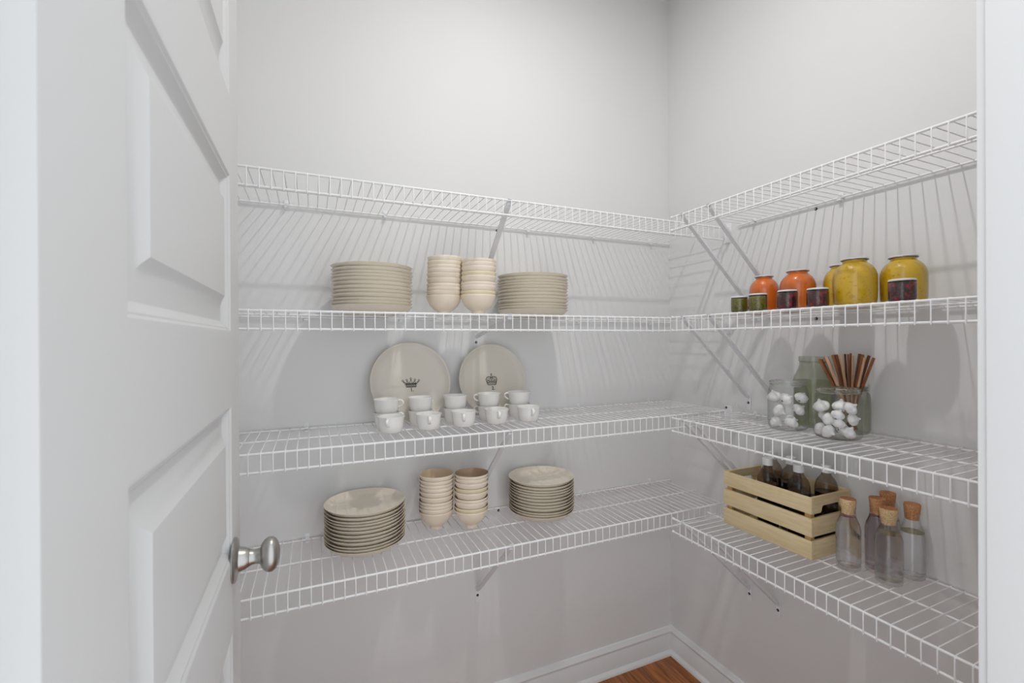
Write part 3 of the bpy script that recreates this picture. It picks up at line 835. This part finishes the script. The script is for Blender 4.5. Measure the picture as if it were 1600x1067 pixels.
zb = Z[3] + TOP
S1 = [(-0.180, -0.6130, 0.0190, 0.0172, (2.2, 0.3, 0.4), 'bottom left, on the base'),
      (-0.172, -0.6530, 0.0200, 0.0170, (0.3, 0.5, 0.2), 'bottom right, on the base'),
      (-0.140, -0.6300, 0.0200, 0.0165, (1.4, 0.2, 1.0), 'at the back of the base'),
      (-0.184, -0.6250, 0.0530, 0.0172, (2.1, -0.4, 0.0), 'in the middle of its left side'),
      (-0.150, -0.6590, 0.0560, 0.0165, (0.5, 0.8, 0.0), 'at the middle of its right side'),
      (-0.178, -0.6080, 0.0885, 0.0180, (-0.15, -0.25, 0.0), 'top left, with its stem upright'),
      (-0.182, -0.6450, 0.0855, 0.0172, (0.8, 0.9, 0.5), 'top middle'),
      (-0.150, -0.6670, 0.0900, 0.0165, (0.2, 0.75, 0.2), 'top right, stem pointing right')]
for i, (x, y, z, R, rot, wh) in enumerate(S1):
    garlic(i, x, y, zb + z, R, rot, 'white garlic bulb in the left jar, ' + wh, 'garlic bulbs in the left jar')
S2 = [(-0.172, -0.7300, 0.0190, 0.0155, (1.9, 0.9, 0.4), 'bottom left, root end showing'),
      (-0.190, -0.7620, 0.0185, 0.0165, (2.0, 0.7, 0.2), 'bottom middle'),
      (-0.172, -0.7990, 0.0190, 0.0165, (0.5, 0.3, 0.2), 'bottom right'),
      (-0.135, -0.7650, 0.0200, 0.0160, (1.4, 0.2, 1.0), 'at the back of the base'),
      (-0.150, -0.7270, 0.0480, 0.0145, (0.9, 0.2, 0.7), 'small one at mid left'),
      (-0.178, -0.7560, 0.0465, 0.0160, (1.5, 0.2, 0.0), 'middle row, left of centre'),
      (-0.186, -0.7860, 0.0400, 0.0140, (0.1, 0.4, 0.0), 'middle row, small one at the centre'),
      (-0.160, -0.8030, 0.0520, 0.0150, (1.3, -0.2, 0.3), 'middle row at the right side'),
      (-0.182, -0.7810, 0.0610, 0.0145, (0.3, 0.5, 0.2), 'just above the centre'),
      (-0.170, -0.7340, 0.0770, 0.0185, (-0.15, -0.35, 0.0), 'top left, large with its stem upright'),
      (-0.150, -0.7700, 0.0790, 0.0185, (0.05, 0.05, 0.0), 'top middle, large with its stem upright'),
      (-0.168, -0.8010, 0.0800, 0.0165, (0.9, 0.3, 0.6), 'top right')]
for i, (x, y, z, R, rot, wh) in enumerate(S2):
    garlic(i + 1, x, y, zb + z, R, rot, 'white garlic bulb in the right jar, ' + wh, 'garlic bulbs in the right jar')


def cinnamon_mesh(L, R=0.0036):
    """a rolled quill: two scrolls side by side, hollow ends"""
    bm = bmesh.new(); sec = []
    for k in range(15):
        a = -2.4 + k * 0.36; rr = R * (0.55 + 0.05 * math.sin(3 * a)); sec.append((-R * 0.48 + rr * math.cos(a), rr * math.sin(a)))
    sec2 = [(-p[0], p[1]) for p in sec][::-1]
    sec = sec + sec2
    inner = [(p[0] * 0.72, p[1] * 0.70) for p in sec]
    n = len(sec); rings = []
    for z in (0, L * 0.33, L * 0.66, L):
        w_ = 0.0004 * math.sin(z * 60)
        rings.append(([bm.verts.new((p[0] + w_, p[1], z)) for p in sec], [bm.verts.new((p[0] + w_, p[1], z)) for p in inner]))
    for (o1, i1), (o2, i2) in zip(rings[:-1], rings[1:]):
        for k in range(n):
            j = (k + 1) % n
            bm.faces.new((o1[k], o1[j], o2[j], o2[k])); bm.faces.new((i1[j], i1[k], i2[k], i2[j]))
    for o1, i1 in (rings[0], rings[-1]):
        for k in range(n):
            j = (k + 1) % n; bm.faces.new((o1[k], o1[j], i1[j], i1[k]))
    return mesh_from_bm(bm, 'cinnamon_stick', True, 50)


CL = 0.206
CM = [cinnamon_mesh(CL) for _ in range(3)]
for q, m_ in zip(CM, ('cinnamon', 'cinnamon_pale', 'cinnamon_dark')): q.materials.append(M[m_])
jc = Vector((-0.056, -0.7390, zb))
# sticks fan out from the base of the jar through its neck
fan = [(-0.0745, 0.004, 0), (-0.066, -0.020, 0), (-0.060, 0.016, 1), (-0.051, -0.010, 0), (-0.044, 0.020, 2), (-0.038, -0.026, 1), (-0.031, 0.006, 2), (-0.022, -0.018, 0), (-0.012, 0.022, 2), (-0.008, -0.024, 2),
       (0.004, -0.028, 1), (0.010, 0.010, 0), (0.020, -0.020, 0), (0.029, 0.016, 2), (0.036, -0.026, 1), (0.044, 0.004, 0), (0.051, 0.020, 2), (0.056, -0.016, 0), (0.064, -0.022, 1), (0.074, 0.002, 0)]
for i, (dy, dx, c) in enumerate(fan):
    # dy measured to the picture's left as positive y towards the corner
    topp = jc + Vector((dx - 0.004, -dy * -1 * -1 + 0.012, 0.0)); topp.z = zb + 0.2165
    mouth_y = (topp.y - jc.y)
    bot = jc + Vector((-dx * 0.35, -(topp.y - jc.y) * 0.14, 0.008))
    dirv = (topp - bot).normalized()
    q = dirv.to_track_quat('Z', 'X')
    o = obj('cinnamon_stick', CM[c], None, None, bot); o.rotation_mode = 'QUATERNION'; o.rotation_quaternion = q
    nm = ['reddish brown', 'pale tan', 'dark brown'][c]
    pos = 'leftmost of the fan' if i == 0 else ('rightmost of the fan' if i == 19 else '%s from the left in the fan' % ['', 'second', 'third', 'fourth', 'fifth', 'sixth', 'seventh', 'eighth', 'ninth', 'tenth', 'eleventh', 'twelfth', 'thirteenth', 'fourteenth', 'fifteenth', 'sixteenth', 'seventeenth', 'eighteenth', 'nineteenth'][i])
    tag(o, '%s cinnamon stick standing in the jar, %s' % (nm, pos), 'cinnamon', 'cinnamon sticks')

# ------------------------------------------------------------------ wooden crate with bottles
CX0, CX1, CY0, CY1 = -0.184, -0.014, -0.716, -0.436
cz = Z[4] + TOP
crate = thing('wooden_crate', 'pale pine slatted crate holding dark bottles on the lowest shelf', 'crate', ((CX0 + CX1) / 2, (CY0 + CY1) / 2, cz))
ox, oy = (CX0 + CX1) / 2, (CY0 + CY1) / 2
TH = 0.008; SZ = [(0.0, 0.0488), (0.0600, 0.1085), (0.1205, 0.1640)]
hx, hy = (CX1 - CX0) / 2, (CY1 - CY0) / 2
for sx in (-1, 1):
    for z0, z1 in SZ:
        a, b = sorted((sx * hx, sx * (hx - TH)))
        obj('side_slat', bbox(a, b, -hy, hy, z0, z1, bevel=0.0008), M['pine_y'], crate)
for sy in (-1, 1):
    for k, (z0, z1) in enumerate(SZ):
        a, b = sorted((sy * (hy - 0.0003), sy * (hy - TH)))
        if k < 2:
            obj('end_slat', bbox(-hx + TH, hx - TH, a, b, z0, z1, bevel=0.0008), M['pine_x'], crate)
        else:   # hand hold cut from the lower edge
            e = hx - TH; c0 = 0.046; c1 = 0.038; zc = z0 + 0.018
            poly = [(-e, z0), (-c0, z0), (-c0 + 0.003, z0 + 0.004), (-c1 - 0.002, zc - 0.003), (-c1 + 0.003, zc), (c1 - 0.003, zc), (c1 + 0.002, zc - 0.003), (c0 - 0.003, z0 + 0.004), (c0, z0), (e, z0), (e, z1), (-e, z1)]
            obj('end_slat', prism(poly, 'y', a, b), M['pine_x'], crate, smooth=False)
for sx in (-1, 1):
    for sy in (-1, 1):
        x_ = sorted((sx * (hx - TH), sx * (hx - TH - 0.016))); y_ = sorted((sy * (hy - TH), sy * (hy - TH - 0.016)))
        obj('corner_post', bbox(x_[0], x_[1], y_[0], y_[1], 0.0, 0.158, bevel=0.001), M['pine_post'], crate)
for k in range(4):
    xx = -hx + TH + 0.004 + k * 0.0372
    obj('bottom_board', bbox(xx, xx + 0.034, -hy + TH, hy - TH, 0.0005, 0.0065, bevel=0.0006), M['pine_y'], crate)

BOT_H = 0.222
def brew_bottle_proto():
    R = 0.0285
    outer = [(0, 0), (0.85 * R, 0), (0.96 * R, 0.003), (R, 0.008), (R, 0.150), (0.975 * R, 0.162), (0.90 * R, 0.172), (0.76 * R, 0.181), (0.58 * R, 0.188), (0.46 * R, 0.1925), (0.42 * R, 0.197), (0.42 * R, 0.205)]
    fill = [(0, 0.003), (0.8 * R, 0.003), (0.92 * R, 0.006), (0.955 * R, 0.012), (0.955 * R, 0.146), (0, 0.146)]
    cap = [(0, BOT_H), (0.44 * R, BOT_H), (0.485 * R, BOT_H - 0.0015), (0.485 * R, 0.2005), (0.42 * R, 0.2005)]
    return [mesh_from_bm(lathe(p, 40), n) for p, n in ((outer, 'glass_body'), (fill, 'brew'), (cap[::-1], 'cap'))]


pm = brew_bottle_proto()
for q, m_ in zip(pm, ('glass_amber', 'brew', 'cap')): q.materials.append(M[m_])
blab = [((-0.1345, -0.5530), 'dark bottle with a white cap, front left in the crate'), ((-0.052, -0.5090), 'dark bottle with a white cap, back left in the crate'),
        ((-0.062, -0.5760), 'dark bottle with a white cap, back middle in the crate, mostly hidden'), ((-0.1215, -0.6400), 'dark bottle with a white cap, front right in the crate'),
        ((-0.0545, -0.6740), 'dark bottle with a white cap, back right in the crate near its end')]
proto = None
for (x, y), lb in blab:
    if proto is None:
        proto = thing('brew_bottle', lb, 'bottle', (x, y, cz + 0.0068), (0, 0, 0), 'dark bottles in the crate')
        for q, n in zip(pm, ('glass_body', 'brew', 'cap')): obj(n, q, None, proto)
    else: copy_tree(proto, lb, (x, y, cz + 0.0068))

# ------------------------------------------------------------------ corked bottles
def corked(x, y, R, H, lvl, liq, surf, ck, label, ang=0.0):
    """H overall; lvl height of the liquid"""
    t = thing('corked_bottle', label, 'bottle', (x, y, Z[4] + TOP), (0, 0, ang), 'corked bottles beside the crate')
    hn = H * 0.80       # glass lip
    outer = [(0, 0), (0.86 * R, 0), (0.97 * R, 0.003), (R, 0.008), (R, H * 0.56), (0.985 * R, H * 0.60), (0.90 * R, H * 0.655), (0.76 * R, H * 0.70), (0.65 * R, H * 0.745), (0.60 * R, H * 0.79), (0.60 * R, H * 0.865), (0.635 * R, H * 0.872), (0.635 * R, H * 0.885), (0.57 * R, H * 0.887)]
    obj('glass_body', lathe(outer, 48), M['glass_clear'], t)
    def rad(z):
        for (r0, z0), (r1, z1) in zip(outer[3:], outer[4:]):
            if z0 <= z <= z1: return r0 + (r1 - r0) * (z - z0) / max(1e-6, z1 - z0)
        return R
    zs_ = [0.012] + [lvl * k / 8 for k in range(1, 9)]
    f = [(0, 0.0085), (0.82 * R, 0.0085), (0.93 * R, 0.0105)] + [(rad(z) * 0.955, z) for z in zs_ if z > 0.011] + [(0, lvl)]
    fo = obj('liquid', lathe(f, 48), M[liq], t)
    if surf: obj('liquid_surface', lathe([(0, lvl + 0.0006), (rad(lvl) * 0.95, lvl + 0.0006)], 48), M[surf], fo)
    ckm = obj('cork', lathe([(0, H * 0.79), (0.52 * R, H * 0.79), (0.655 * R, H * 0.955), (0.665 * R, H * 0.992), (0.64 * R, H)], 40), M[ck], t)
    obj('cork_end', lathe([(0.64 * R, H), (0, H + 0.0002)], 40), M['cork_top'], ckm)
    return t


corked(-0.137, -0.7785, 0.0268, 0.1770, 0.133, 'water', 'surf_red', 'cork_a', 'corked bottle of clear liquid with a pale cork, touching distance from the crate end')
corked(-0.089, -0.8190, 0.0262, 0.1850, 0.140, 'water_rose', 'surf_red', 'cork_b', 'corked bottle with faintly rosy liquid and brown cork, second from left in the group')
corked(-0.030, -0.8120, 0.0255, 0.1880, 0.120, 'water', None, 'cork_b', 'corked bottle at the very back by the wall, only its brown cork clear to see')
corked(-0.122, -0.8600, 0.0275, 0.1775, 0.118, 'water_olive', 'surf_olive', 'cork_a', 'corked bottle standing frontmost with a pale cork and olive tinged surface')
corked(-0.043, -0.8700, 0.0255, 0.1800, 0.112, 'water', 'surf_olive', 'cork_b', 'corked bottle at the right end of the group with a brown cork')
